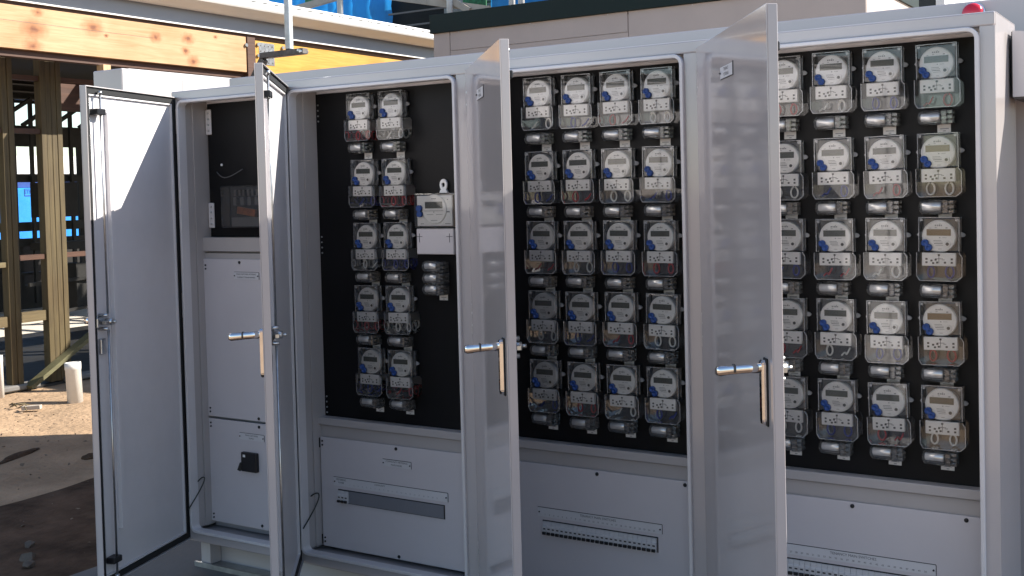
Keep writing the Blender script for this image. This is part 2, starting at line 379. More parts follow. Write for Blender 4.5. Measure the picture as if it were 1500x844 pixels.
# narrow left bay
x0, x1 = OPEN[0]
bx('cross_rail', INNER, cab, x0 - 0.008, x1 + 0.02, 0.002, 0.0415, 1.398, 1.459, 0.002)
bx('back_filler', INNER, cab, x0 - 0.008, x1 + 0.02, 0.034, 0.040, 0.175, 1.394)
up = bx('lower_panel', WHITEP, cab, x0 + 0.004, x1 - 0.01, 0.0, 0.004, 0.672, 1.366, 0.0012)
lo = bx('lower_panel', WHITEP, cab, x0 + 0.004, x1 - 0.01, 0.0, 0.004, 0.205, 0.662, 0.0012)
bx('filler_strip', INNER, cab, x0 - 0.008, x1 + 0.02, 0.012, 0.03, 1.30, 1.390)
for p, zz in ((up, (1.33, 0.70)), (lo, (0.635, 0.23))):
    for z in zz:
        bx('panel_hinge', BLACKPL, p, x0 - 0.003, x0 + 0.003, -0.002, 0.012, z - 0.03, z + 0.03)
        for dz in (-0.008, 0.008): mk_screw(p, x0 + 0.018, 0, z + dz, BLACKPL, 0.004)
for p, x, z in ((up, -3.585, 1.352), (up, -3.500, 0.684), (lo, -3.500, 0.648), (lo, -3.50, 0.222)): mk_screw(p, x, 0, z)
def plate(parent, xc, zc, w, h, l1, l2, s):
    q = bx('name_plate', LABELP, parent, xc - w / 2, xc + w / 2, -0.0025, -0.0003, zc - h / 2, zc + h / 2)
    bx('plate_edge', INK, q, xc + w / 2 + 0.0002, xc + w / 2 + 0.002, -0.0016, -0.0002, zc - h / 2, zc + h / 2)
    bx('plate_edge', INK, q, xc - w / 2, xc + w / 2, -0.0016, -0.0002, zc + h / 2 + 0.0002, zc + h / 2 + 0.0016)
    lettering(l1, s, q, (xc, -0.0031, zc + h * 0.22)); lettering(l2, s, q, (xc, -0.0031, zc - h * 0.22))
    for x in (xc - w / 2 + 0.004, xc + w / 2 - 0.004): mk_screw(q, x, -0.0025, zc, INK, 0.0026)
plate(up, -3.545, 1.295, 0.145, 0.030, 'MAIN CUSTOMER METERING', 'CURRENT TRANSFORMERS', 0.0088)
plate(lo, -3.545, 0.600, 0.145, 0.028, 'MAIN CUSTOMER', 'SUPPLY', 0.0095)
msw = bx('main_switch', BLACKPL, lo, -3.597, -3.507, -0.020, -0.0003, 0.452, 0.535, 0.003)
obj('switch_lever', lambda b: bar(b, (-3.594, -0.018, 0.487), (-3.606, -0.022, 0.455), 0.010, 0.014), BLACKPL, lo)
bx('switch_mark', PLASTW, lo, -3.583, -3.569, -0.0208, -0.0202, 0.515, 0.526)
for z in (1.965, 1.555):       # white hinges of the left black board
    h = bx('board_hinge', RIM, cab, -3.800, -3.768, 0.034, 0.0415, z - 0.055, z + 0.055, 0.002)
    for k in range(4): mk_screw(h, -3.782, 0.034, z - 0.037 + 0.025 * k, STEEL, 0.0045)
obj('loose_wire', lambda b: tube(b, [(-3.735 + 0.16 * t, 0.030 - 0.02 * math.sin(3 * t), 1.745 - 0.05 * math.sin(2.6 * t) * (1 - 0.5 * t) + 0.02 * t) for t in [k / 10 for k in range(11)]], 0.0022), GREYPL, cab)
mk_screw(cab, -3.715, 0.042, 1.775, PLASTW, 0.006)

# clear-covered switch unit on the left black board
u = thing('fused_switch', 'clear covered fused switch unit with copper links on the left black board', 'switch', (-3.545, 0.042, 1.592))
bx('backing', BLACKPL, u, -0.11, 0.11, -0.012, -0.0005, -0.085, 0.085)
bx('clear_cover', CLEAR, u, -0.115, 0.115, -0.07, -0.0006, -0.09, 0.09, 0.004)
for k in range(7): bx('terminal', DARKSTEEL, u, -0.075 + 0.026 * k, -0.060 + 0.026 * k, -0.03, -0.012, 0.045, 0.072, 0.002)
for k in range(4): bx('fuse_link', GREYPL, u, -0.065 + 0.042 * k, -0.045 + 0.042 * k, -0.045, -0.012, 0.005, 0.04, 0.003)
obj('copper_link', lambda b: (bar(b, (-0.05, -0.03, -0.015), (0.06, -0.035, -0.03), 0.012, 0.03),), mat('copper', (0.62, 0.25, 0.12), 0.35, 0.9, var=0.2, scale=40), u)
bx('shroud', GREYPL, u, -0.07, 0.09, -0.05, -0.0125, -0.085, -0.047)

# ---------------------------------------------------------------- doors
def make_door(hx, ang, W, handle, plate_on, rods=True):
    d = bpy.data.objects.new('door', None)
    T, z0, z1 = 0.028, 0.150, 2.070
    def pan(b):
        box(b, 0.0, W, 0.0, 0.003, z0, z1, 0.0012)
        box(b, 0.0005, 0.004, 0.0032, T, z0 + 0.0005, z1 - 0.0005, 0.001); box(b, W - 0.004, W - 0.0005, 0.0032, T, z0 + 0.0005, z1 - 0.0005, 0.001)
        box(b, 0.0042, W - 0.0042, 0.0032, T, z1 - 0.0040, z1 - 0.0005); box(b, 0.0042, W - 0.0042, 0.0032, T, z0 + 0.0005, z0 + 0.004)
    d = obj('door', pan, PAINT, cab, (hx, -0.103, 0), -R(ang))
    bx('inner_skin', RIM, d, 0.0045, W - 0.0045, 0.0034, 0.006, z0 + 0.0045, z1 - 0.0045)
    def gask(b):
        g, e = 0.022, 0.006
        box(b, e, e + g, 0.0062, 0.020, z0 + e, z1 - e); box(b, W - e - g, W - e, 0.0062, 0.020, z0 + e, z1 - e)
        box(b, e + g, W - e - g, 0.0062, 0.020, z1 - e - g, z1 - e); box(b, e + g, W - e - g, 0.0062, 0.020, z0 + e, z0 + e + g)
    obj('door_gasket', gask, RUBBER, d)
    # fold line of the inner tray next to the gasket
    def tray(b):
        a = 0.030
        box(b, a, a + 0.006, 0.0062, 0.0165, z0 + a, z1 - a); box(b, a + 0.006, W - a, 0.0062, 0.0165, z1 - a - 0.006, z1 - a); box(b, a + 0.006, W - a, 0.0062, 0.0165, z0 + a, z0 + a + 0.006)
    obj('inner_fold', tray, RIM, d)
    bx('stiffener', RIM, d, W - 0.158, W - 0.138, 0.0063, 0.024, z0 + 0.19, z1 - 0.095, 0.001)
    zh = 1.165
    for s in (1, -1):
        za, zb = (zh + 0.03, z1 - 0.030) if s > 0 else (z0 + 0.03, zh - 0.03)
        obj('lock_rod', lambda b: cyl(b, (W - 0.078, 0.034, za), 'z', 0.0045, zb - za, 10), STEEL, d)
        obj('lock_rod', lambda b: cyl(b, (W - 0.078, 0.034, (zb if s > 0 else za - 0.012)), 'z', 0.009, 0.012, 12), STEEL, d)
        zg = z1 - 0.098 if s > 0 else z0 + 0.09
        bx('rod_guide', BLACKPL, d, W - 0.098, W - 0.045, 0.0065, 0.046, zg - 0.012, zg + 0.012, 0.003)
        bx('edge_rod', STEEL, d, W - 0.040, W - 0.033, 0.0065, 0.014, z0 + 0.1 if s < 0 else zh + 0.07, zh - 0.09 if s < 0 else z1 - 0.06)
    def latch(b):
        box(b, W - 0.10, W - 0.022, 0.0065, 0.026, zh - 0.020, zh + 0.020, 0.003)
        cyl(b, (W - 0.078, 0.026, zh), 'y', 0.013, 0.03, 12); cyl(b, (W - 0.078, 0.056, zh), 'y', 0.006, 0.014, 8)
        bar(b, (W - 0.11, 0.042, zh), (W - 0.04, 0.042, zh), 0.012, 0.012)
        for q in (-0.026, 0.026): cyl(b, (W - 0.06, 0.0065, zh + q), 'y', 0.007, 0.040, 8)
    obj('latch', latch, STEEL, d)
    bx('latch_keeper', STEEL, d, W - 0.085, W - 0.050, 0.0065, 0.020, zh - 0.125, zh - 0.065, 0.003)
    # swing handle, pulled out square to the face
    hu = W - 0.055
    def esc(b):
        prism(b, [(-0.0135, -0.125), (-0.0135, 0.018), (-0.008, 0.026), (0.008, 0.026), (0.0135, 0.018), (0.0135, -0.125), (0.008, -0.137), (-0.008, -0.137)], -0.0165, -0.0004)
        bmesh.ops.bevel(b, geom=b.edges[:], offset=0.0022, segments=2, affect='EDGES')
        for v in b.verts: v.co.x += hu; v.co.z += zh
    obj('handle_plate', esc, CHROME, d)
    bx('handle_gasket', RUBBER, d, hu - 0.0165, hu + 0.0165, -0.0055, -0.0003, zh - 0.141, zh + 0.030, 0.002)
    if handle > 0.1: obj('lever_band', lambda b: cyl(b, (hu, -handle + 0.048, zh + 0.0045), (0, -1, 0), 0.0132, 0.006, 14), DARKSTEEL, d)
    L = handle
    def lev(b):
        secs = [(-0.016, 0.0125, 0.013), (-0.05, 0.0105, 0.0115), (-L + 0.035, 0.0115, 0.0120), (-L + 0.008, 0.0125, 0.0130), (-L, 0.0095, 0.010)]
        loops = []
        for y, w, h in secs:
            lp = [b.verts.new((hu + w * math.copysign(abs(math.cos(a)) ** 0.6, math.cos(a)), y, zh + 0.006 + h * math.copysign(abs(math.sin(a)) ** 0.6, math.sin(a)) + 0.05 * (y + 0.016))) for a in [2 * math.pi * k / 16 for k in range(16)]]
            loops.append(lp)
        for p, q in zip(loops, loops[1:]):
            for k in range(16):
                f = b.faces.new((p[k], p[(k + 1) % 16], q[(k + 1) % 16], q[k])); f.smooth = True
        b.faces.new(loops[0]); b.faces.new(list(reversed(loops[-1])))
    obj('lever', lev, CHROME, d)
    obj('lock_barrel', lambda b: cyl(b, (hu - 0.0145, -L + 0.028, zh + 0.0025), 'x', 0.008, 0.004, 14), STEEL, d)
    obj('lever_core', lambda b: box(b, hu - 0.009, hu + 0.009, -L - 0.0012, -L + 0.0005, zh - 0.007, zh + 0.006), DARKSTEEL, d)
    if plate_on:
        uu = W - 0.43
        q = bx('name_plate', LABELP, d, uu - 0.075, uu + 0.075, -0.0025, -0.0003, 1.935, 1.968)
        bx('plate_edge', INK, d, uu + 0.0752, uu + 0.0785, -0.0024, -0.0003, 1.933, 1.972); bx('plate_edge', INK, d, uu - 0.075, uu + 0.075, -0.0018, -0.0003, 1.9325, 1.9347)
        lettering('TENANCY', 0.013, d, (uu, -0.0031, 1.959)); lettering('METERING', 0.013, d, (uu, -0.0031, 1.944))
        mk_screw(d, uu - 0.069, -0.0025, 1.951, INK, 0.003)
    # earth cable from the door to the frame, near the bottom hinge
    z = 0.335
    obj('earth_cable', lambda b: tube(b, [(0.03 - 0.05 * t, 0.03 + 0.055 * math.sin(math.pi * t) + 0.02 * t, z - 0.05 + 0.10 * math.sin(math.pi * t * 0.8) + 0.05 * t) for t in [k / 14 for k in range(15)]], 0.0028), CABLE, d)
    return d
DOORS = [(-3.853, 72.8, 0.642, 0.045, False), (-3.207, 52.6, 0.856, 0.118, False), (-2.316, 48.7, 0.822, 0.118, True), (-1.425, 55.8, 0.857, 0.128, True)]
for hx, a, W, hl, po in DOORS:
    make_door(hx, a, W, hl, po)
    for z in (1.965, 1.17, 0.30):
        h = bx('hinge', INNER, cab, hx + 0.002, hx + 0.022, -0.112, -0.1005, z - 0.055, z + 0.055, 0.002)
        for dz in (-0.022, 0.022): mk_screw(h, hx + 0.012, -0.112, z + dz, STEEL, 0.005)

# ---------------------------------------------------------------- meters
EDGEHL = clear('plastic_edge_highlight', 0.34, tint=(0.93, 0.94, 0.95), hazecol=(0.62, 0.62, 0.63))  # hazier bars paint the pale highlight lines along clear plastic edges
def case_highlight(b):
    x0, x1, z0, z1, w, y0, y1 = -0.0562, 0.0592, -0.057, 0.0452, 0.0024, -0.0072, -0.0062
    box(b, x0, x0 + w, y0, y1, z0, z1); box(b, x1 - w, x1, y0, y1, z0, z1); box(b, x0 + w, x1 - w, y0, y1, z1 - w, z1)
    box(b, x1 + 0.0002, x1 + 0.0012, 0.012, 0.016, z0, z1); box(b, x0 + 0.004, x0 + 0.012, y0, y1, z1 - 0.012, z1 - 0.004); box(b, x1 - 0.012, x1 - 0.004, y0, y1, z1 - 0.012, z1 - 0.004)
def cover_highlight(b):
    p = [(-0.0585, -0.0590), (-0.0585, -0.128), (-0.050, -0.1415), (0.054, -0.1415), (0.0685, -0.128), (0.0685, -0.070), (0.060, -0.0580)]
    for (a0, a1), (c0, c1) in zip(p, p[1:]): bar(b, (a0, -0.0195, a1), (c0, -0.0195, c1), 0.0022, 0.0022, (0, 1, 0))
def bm_mesh(name, m, fn):
    b = bmesh.new(); fn(b); return mesh_of(b, name, m)
Y1 = 0.0414
LUG = mat('grey_lug', (0.34, 0.34, 0.35), 0.4)
def case_fn(b): box(b, -0.0555, 0.0585, -0.006, Y1, -0.0582, 0.0445, 0.005, 2)
def tcov_fn(b):
    prism(b, [(-0.058, -0.0585), (-0.058, -0.128), (-0.050, -0.141), (0.054, -0.141), (0.068, -0.128), (0.068, -0.070), (0.060, -0.0585)], -0.020, Y1)
    bmesh.ops.bevel(b, geom=[e for e in b.edges if abs(e.verts[0].co.y + 0.02) < 1e-5 and abs(e.verts[1].co.y + 0.02) < 1e-5], offset=0.004, segments=2, affect='EDGES')
def disc_fn(b): cyl(b, (0, 0.027, -0.012), (0, -1, 0), 0.048, 0.03, 40, rings=[(0, 0.0485), (0.023, 0.0485), (0.026, 0.047), (0.027, 0.045)])
def marks_fn(b):
    y = -0.0006
    def q(x, z, w, h):
        b.faces.new([b.verts.new(p) for p in ((x - w / 2, y, z - h / 2), (x + w / 2, y, z - h / 2), (x + w / 2, y, z + h / 2), (x - w / 2, y, z + h / 2))])
    for k, w in enumerate((0.004, 0.003, 0.0045, 0.003)): q(-0.009 + 0.0055 * k, 0.0205, w, 0.0042)
    q(0.0035, 0.0245, 0.002, 0.002); q(-0.008, 0.0145, 0.006, 0.0014); q(0.003, -0.0155, 0.003, 0.003)
    q(-0.004, -0.0245, 0.022, 0.0016); q(-0.002, -0.0285, 0.026, 0.0012); q(-0.001, -0.033, 0.024, 0.0022); q(0.002, -0.038, 0.022, 0.0012); q(0.003, -0.049, 0.010, 0.0012)
    q(-0.024, 0.0125, 0.006, 0.0014); q(0.022, 0.0135, 0.006, 0.003); q(0.016, -0.0155, 0.012, 0.0010)
def tmarks_fn(b):
    y = -0.0126
    def q(x, z, w, h):
        b.faces.new([b.verts.new(p) for p in ((x - w / 2, y, z - h / 2), (x + w / 2, y, z - h / 2), (x + w / 2, y, z + h / 2), (x - w / 2, y, z + h / 2))])
    for x, z in ((-0.032, -0.078), (-0.032, -0.088), (-0.018, -0.0825), (-0.013, -0.090), (-0.002, -0.088), (0.020, -0.088), (0.039, -0.078), (0.039, -0.088), (0.003, -0.066)): q(x, z, 0.0062, 0.0055)
    q(0.003, -0.079, 0.0014, 0.024); q(0.003, -0.077, 0.022, 0.0014); q(0.015, -0.080, 0.008, 0.0014); q(-0.006, -0.080, 0.006, 0.005)
def ear_fn(s):
    def fn(b):
        x = s * 0.0605 + 0.0015
        prism(b, [(x - s * 0.006, -0.015), (x + s * 0.004, -0.0135), (x + s * 0.0085, -0.008), (x + s * 0.004, -0.0025), (x - s * 0.006, 0.001)], 0.024, 0.030)
    return fn
def wire_pts(cx, style):
    n = 22; out = []
    for k in range(n):
        t = k / (n - 1); a = 2 * math.pi * t
        if style == 0: p = (cx + 0.012 * math.sin(a * 0.92 + 0.3), 0.020 + 0.010 * t, -0.118 + 0.018 * math.cos(a * 0.92 + 0.3))
        elif style == 1: p = (cx - 0.008 + 0.016 * t + 0.004 * math.sin(a), 0.02 + 0.006 * t, -0.100 - 0.034 * math.sin(math.pi * t))
        elif style == 2: p = (cx + 0.011 * math.sin(a * 1.1 - 0.6) * (1 - 0.2 * t), 0.02 + 0.008 * t, -0.119 + 0.0165 * math.cos(a * 1.1 - 0.6))
        else: p = (cx - 0.014 + 0.026 * t, 0.02 + 0.010 * math.sin(a), -0.133 + 0.024 * t * t + 0.006 * math.sin(a))
        out.append(p)
    return out
MM = dict(
    crim=bm_mesh('case_edge_highlight', EDGEHL, case_highlight), trim=bm_mesh('cover_edge_highlight', EDGEHL, cover_highlight),
    base=bm_mesh('base', GREYPL, lambda b: box(b, -0.051, 0.054, 0.028, Y1 - 0.0006, -0.057, 0.041, 0.002)),
    case=bm_mesh('clear_case', CLEAR, case_fn), tcov=bm_mesh('terminal_cover', CLEAR2, tcov_fn), disc=bm_mesh('face_disc', DISCW, disc_fn),
    lcd=bm_mesh('display', LCDM, lambda b: box(b, -0.034, 0.034, -0.002, 0.001, -0.0095, 0.0095)), lcdrefl=bm_mesh('display', LCDREFL, lambda b: box(b, -0.034, 0.034, -0.002, 0.001, -0.0095, 0.0095)),
    marks=bm_mesh('face_print', INKS, marks_fn), tlabel=bm_mesh('terminal_plate', PLASTW, lambda b: box(b, -0.045, 0.050, -0.012, 0.0, -0.0985, -0.0595, 0.001)), tmarks=bm_mesh('terminal_marks', INK, tmarks_fn),
    port=bm_mesh('optical_port', PLASTW, lambda b: cyl(b, (0.0245, -0.0036, -0.034), 'y', 0.0095, 0.0036, 20, rings=[(0, 0.0080), (0.001, 0.0095), (0.0036, 0.0095)])),
    portc=bm_mesh('port_core', INK, lambda b: cyl(b, (0.0245, -0.0044, -0.034), 'y', 0.0048, 0.0007, 14)),
    seal=bm_mesh('blue_seal', BLUESEAL, lambda b: cyl(b, (0, -0.006, 0), 'y', 0.0105, 0.012, 18, rings=[(0.005, 0.0025), (0.001, 0.0055), (0, 0.0075), (0.0015, 0.0105), (0.012, 0.0105)])),
    earl=bm_mesh('mounting_lug', LUG, ear_fn(-1)), earr=bm_mesh('mounting_lug', LUG, ear_fn(1)))
WM = {}
def wire_mesh(col, cx, style):
    k = (col, cx, style)
    if k not in WM: WM[k] = bm_mesh('wire_loop', WIREC[col], lambda b: tube(b, wire_pts(cx, style), 0.0029, 6))
    return WM[k]
ORD = ['first', 'second', 'third', 'fourth', 'fifth']
COLW = {2: ['left', 'right'], 4: ['first', 'second', 'third', 'last']}
ROWW = ['top', 'second', 'middle', 'fourth', 'bottom']
PH = ['white', 'blue', 'red']
def make_meter(x, z, label, wire, tan_refl=False):
    t = thing('electricity_meter', label, 'electricity meter', (x + RND.uniform(-.0015, .0015), 0, z + RND.uniform(-.0015, .0015)), 0, 'clear cased meters on the black boards')
    t.rotation_euler.y = R(RND.gauss(0, 0.45))
    for k in ('base', 'disc', 'case', 'tcov', 'tlabel', 'crim', 'trim', 'earl', 'earr', 'tmarks', 'marks', 'port', 'portc'): link(MM[k].name.split('.')[0], MM[k], t)
    link('display', MM['lcdrefl' if tan_refl else 'lcd'], t)
    link('blue_seal', MM['seal'], t, (-0.0375, -0.0065, -0.031)); link('blue_seal', MM['seal'], t, (-0.0275, -0.0078, -0.0445))
    link('wire_loop', wire_mesh(wire, -0.027, RND.choice((0, 2, 0, 3))), t); link('wire_loop', wire_mesh(wire, 0.026, RND.choice((0, 2, 2, 3))), t)
    return t
FM = dict(
    body=bm_mesh('clear_barrel', CLEAR3, lambda b: cyl(b, (-0.053, 0, 0), 'x', 0.019, 0.066, 20, rings=[(0, 0.008), (0.003, 0.0145), (0.009, 0.0188), (0.058, 0.0188), (0.066, 0.017)])),
    cart=bm_mesh('silver_cartridge', SILVER, lambda b: cyl(b, (-0.044, 0, 0.001), 'x', 0.0125, 0.056, 18, rings=[(0, 0.008), (0.002, 0.0098), (0.054, 0.0098), (0.056, 0.008)])),
    base=bm_mesh('clear_base', CLEAR3, lambda b: box(b, -0.044, 0.042, 0.014, 0.0378, -0.0165, 0.0165, 0.003)),
    tag=bm_mesh('paper_tag', CARD, lambda b: box(b, -0.006, 0.032, 0.0365, 0.0383, -0.036, -0.015)),
    tagm=bm_mesh('tag_print', INKS, lambda b: (box(b, 0.002, 0.026, 0.0361, 0.0364, -0.028, -0.026), box(b, 0.010, 0.018, 0.0361, 0.0364, -0.0335, -0.0315))))
def fend(b):
    box(b, 0.0135, 0.032, -0.015, 0.036, -0.0175, 0.0175, 0.003)
    for z in (-0.012, 0.0, 0.012): box(b, 0.0322, 0.047, -0.012, 0.030, z - 0.0042, z + 0.0042, 0.001)
FM['end'] = bm_mesh('clear_end_block', CLEAR3, fend)
FM['clip'] = bm_mesh('contact_clip', DARKSTEEL, lambda b: (box(b, 0.0145, 0.028, -0.004, 0.02, -0.010, -0.004), box(b, 0.0145, 0.028, -0.004, 0.02, 0.004, 0.010)))
def make_fuse(x, z, label, tagged=True):
    t = thing('fuse_holder', label, 'fuse holder', (x + RND.uniform(-.0015, .0015), 0.003, z + RND.uniform(-.001, .001)), 0, 'clear fuse holders on the black boards')
    t.rotation_euler.y = R(RND.gauss(0, 0.7)); t.scale = (1.0, 1.0, 1.2)
    for k in ('body', 'cart', 'base', 'end', 'clip') + (('tag', 'tagm') if tagged else ()): link(FM[k].name.split('.')[0], FM[k], t)
ZR = [1.985, 1.7217, 1.4736, 1.2247, 0.9745]
B2X = [(-2.901, -2.739), (-2.887, -2.733), (-2.883, -2.730), (-2.887, -2.729), (-2.879, -2.729)]
BAYS = [('left bay', 2, None, 2), ('middle bay', 4, -2.0755, 0), ('right bay', 4, -1.179, 2)]
for bay, n, xa, ph in BAYS:
    for i in range(5):
        for j in range(n):
            x = B2X[i][j] if n == 2 else xa + 0.155 * j
            w = PH[(ph + i + j) % 3 if n == 4 else (2 + i + j + i * 0) % 3] if n == 4 else PH[[2, 0, 1, 2, 0, 1, 2, 0, 1, 2][i * 2 + j]]
            if n == 4: where = f'{ROWW[i]} row, {COLW[4][j]} from left in the {bay}'
            else: where = f'{ROWW[i]} row, {COLW[2][j]} of two columns, {bay}'
            make_meter(x, ZR[i], f'clear electricity meter with {w} wires, {where}', w, tan_refl=(bay == 'right bay' and j == 3 and i in (1, 2, 3)))
            make_fuse(x - 0.004, ZR[i] - 0.171, f'clear fuse holder under the meter in the {ROWW[i]} row, {COLW[n][j]} column, {bay}')
for k, wd in enumerate(('top', 'middle', 'bottom')):
    make_fuse(-2.555, 1.348 - 0.0445 * k, f'{wd} of three stacked clear fuse holders below the large white meter', tagged=(k == 2))

# large three-phase meter
g = thing('large_meter', 'large square white meter with hanging tab and blank cover, left bay', 'electricity meter', (-2.546, 0, 1.583))
bx('base', GREYPL, g, -0.088, 0.092, 0.03, Y1, -0.085, 0.040, 0.003)
bx('face_plate', DISCW, g, -0.084, 0.080, 0.004, 0.012, -0.080, 0.036, 0.001)
bx('clear_case', CLEAR, g, -0.092, 0.098, -0.006, Y1, -0.088, 0.046, 0.005, seg=2)
obj('face_ring', lambda b: cyl(b, (0.0, 0.004, -0.016), (0, -1, 0), 0.056, 0.006, 40, rings=[(0, 0.056), (0.005, 0.056), (0.006, 0.053)]), PLASTW, g)
bx('display', LCDM, g, -0.040, 0.040, -0.0045, -0.0022, -0.0125, 0.0125)
obj('blue_seal', lambda b: (cyl(b, (-0.066, -0.013, -0.012), 'y', 0.0125, 0.012, 16), cyl(b, (-0.064, -0.0125, -0.034), 'y', 0.0115, 0.012, 16)), BLUESEAL, g)
def lm_marks(b):
    for x, z, w, h in ((0, 0.024, 0.022, 0.003), (0, -0.022, 0.09, 0.0016), (0.0, -0.0265, 0.004, 0.004), (-0.018, -0.036, 0.03, 0.0015), (0.025, -0.036, 0.03, 0.0015), (0, -0.058, 0.03, 0.0018)):
        box(b, x - w / 2, x + w / 2, -0.0030, -0.0024, z - h / 2, z + h / 2)
    for x, z, w, h in ((0.062, -0.026, 0.014, 0.005), (0.060, -0.071, 0.026, 0.002), (-0.06, -0.071, 0.014, 0.002), (0.060, 0.02, 0.004, 0.004)): box(b, x - w / 2, x + w / 2, 0.0030, 0.0037, z - h / 2, z + h / 2)
obj('face_print', lm_marks, INKS, g)
bx('terminal_cover', WHITEP, g, -0.088, 0.086, 0.0, Y1, -0.188, -0.0895, 0.003)
bx('side_shroud', GREYPL, g, 0.0865, 0.098, 0.02, Y1, -0.186, -0.092)
def cross(b):
    for x in (-0.073, 0.068):
        box(b, x - 0.001, x + 0.001, -0.0012, -0.0003, -0.142, -0.108); box(b, x - 0.014, x + 0.014, -0.0010, -0.0002, -0.121, -0.119)
obj('cover_slots', cross, INK, g)
def tab(b):
    n = 20; ro, ri, cz = 0.017, 0.007, 0.076
    A = [[b.verts.new((0.025 + r * math.cos(a), y, cz + r * 1.3 * math.sin(a))) for a in [2 * math.pi * k / n for k in range(n)]] for r, y in ((ro, 0.028), (ro, 0.036), (ri, 0.036), (ri, 0.028))]
    for p, q in zip(A, A[1:] + A[:1]):
        for k in range(n): b.faces.new((p[k], p[(k + 1) % n], q[(k + 1) % n], q[k]))
    prism(b, [(0.012, 0.058), (0.038, 0.058), (0.044, 0.045), (0.006, 0.045)], 0.027, 0.0375)
obj('hanging_tab', tab, PLASTW, g)

# ---------------------------------------------------------------- enclosure behind, lamp, hood
re_ = thing('rear_enclosure', 'taller plain grey metal enclosure just behind the meter cabinet', 'enclosure', (0, 0.36, 0))
bx('body', PAINT, re_, -3.985, 1.4, 0, 2.3, 0.034, 2.194, 0.004)  # unseen depth stretched back so its shadow covers the ground at left
bx('roof_rib', PAINT, re_, -3.95, 1.36, 0.9, 0.94, 2.1945, 2.215)
lamp = thing('indicator_lamp', 'round red indicator lamp with chrome bezel above the right bay', 'lamp', (-0.672, 0.36, 2.153))
obj('bezel', lambda b: cyl(b, (0, -0.0003, 0), (0, -1, 0), 0.036, 0.012, 28, rings=[(0, 0.036), (0.009, 0.036), (0.012, 0.033)]), CHROME, lamp)
obj('red_lens', lambda b: cyl(b, (0, -0.0125, 0), (0, -1, 0), 0.031, 0.03, 28, rings=[(0, 0.032), (0.014, 0.032), (0.020, 0.029), (0.026, 0.021), (0.029, 0.010), (0.030, 0.003)]), mat('red_lens', (0.62, 0.012, 0.03), 0.18, var=0.05, scale=20, coat=0.6), lamp)
hood = thing('vent_hood', 'small pale wedge shaped hood beside the cabinet end', 'hood', (-0.527, 0.13, 1.868))
obj('hood_shell', lambda b: prism(b, [(0, 0), (0, 0.195), (0.035, 0.190), (0.12, 0.02), (0.12, 0)], 0.0, 0.229), RIM, hood)
bx('hood_side_shade', BLACKPL, hood, -0.003, -0.0003, 0.003, 0.229, 0.0, 0.192)  # black sheet paints the shade on the hood's left face
bx('hood_lip', DARKSTEEL, hood, 0.003, 0.10, 0.003, 0.2, -0.006, -0.0004)

wb = thing('white_enclosure', 'tall pale enclosure behind the left end of the meter cabinet', 'enclosure', (-5.527, 1.0, 0))
bx('body', PAINT, wb, -0.262, 0, 0, 1.38, 0.0, 2.415, 0.006)
bx('roof_cap', PAINT, wb, -0.2, -0.06, 0.1, 1.28, 2.4155, 2.425)
for y in (0.46, 0.92): bx('panel_seam', INKS, wb, 0.0003, 0.0012, y, y + 0.003, 0.05, 2.39)

# ---------------------------------------------------------------- green-trimmed site shed
CLAD = mat('beige_cladding', (0.42, 0.37, 0.345), 0.75, var=0.05, scale=2, bump=0.05, bscale=80)
GREEN = mat('dark_green_trim', (0.004, 0.014, 0.0125), 0.6, spec=0.3, var=0.1, scale=6)
sh = thing('site_shed', 'beige clad site shed with dark green roof fascia behind the cabinet', 'shed')
SX0, SX1, SY0, SY1 = -6.50, -2.353, 5.5, 7.22
bx('core_wall', CLAD, sh, SX0 + 0.012, SX1 - 0.012, SY0 + 0.012, SY1, 0.0, 3.14)
xs = [SX0, -6.306, -4.402, SX1]
for a, c in zip(xs, xs[1:]):
    bx('cladding_panel', CLAD, sh, a + 0.003, c - 0.003, SY0, SY0 + 0.011, 0.0, 2.986 if c == -4.402 else 3.168, 0.001)
bx('cladding_panel', CLAD, sh, -6.30, -4.41, SY0 + 0.002, SY0 + 0.011, 2.992, 3.168)
bx('cladding_panel', CLAD, sh, SX1 - 0.011, SX1, SY0 + 0.012, SY1, 0.0, 3.168)
bx('fascia', GREEN, sh, SX0 - 0.02, SX1 + 0.02, SY0 - 0.03, SY0 - 0.001, 3.17, 3.349, 0.002)
bx('fascia', GREEN, sh, SX1 + 0.001, SX1 + 0.02, SY0 - 0.0005, SY1, 3.17, 3.349)
bx('fascia', GREEN, sh, SX0 - 0.02, SX0 - 0.001, SY0 - 0.0005, SY1, 3.17, 3.349)
bx('roof_sheet', GALV, sh, SX0 - 0.01, SX1 + 0.01, SY0 + 0.001, SY1, 3.25, 3.27)
for k in range(6): mk_screw(sh, SX0 + 0.3 + 0.8 * k, SY0 - 0.0, 3.160, STEEL, 0.006)

nb = thing('neighbour_house', 'dark walled house corner with white board behind the shed', 'house', (-2.33, 8, 0))
bx('wall', mat('dark_render', (0.035, 0.04, 0.04), 0.8, var=0.2), nb, -3.0, -0.016, 0.02, 3, 0, 4.4)
bx('corner_board', mat('white_trim', (0.75, 0.74, 0.72), 0.5, var=0.03), nb, -0.015, 0.065, 0, 3, 0, 4.4)

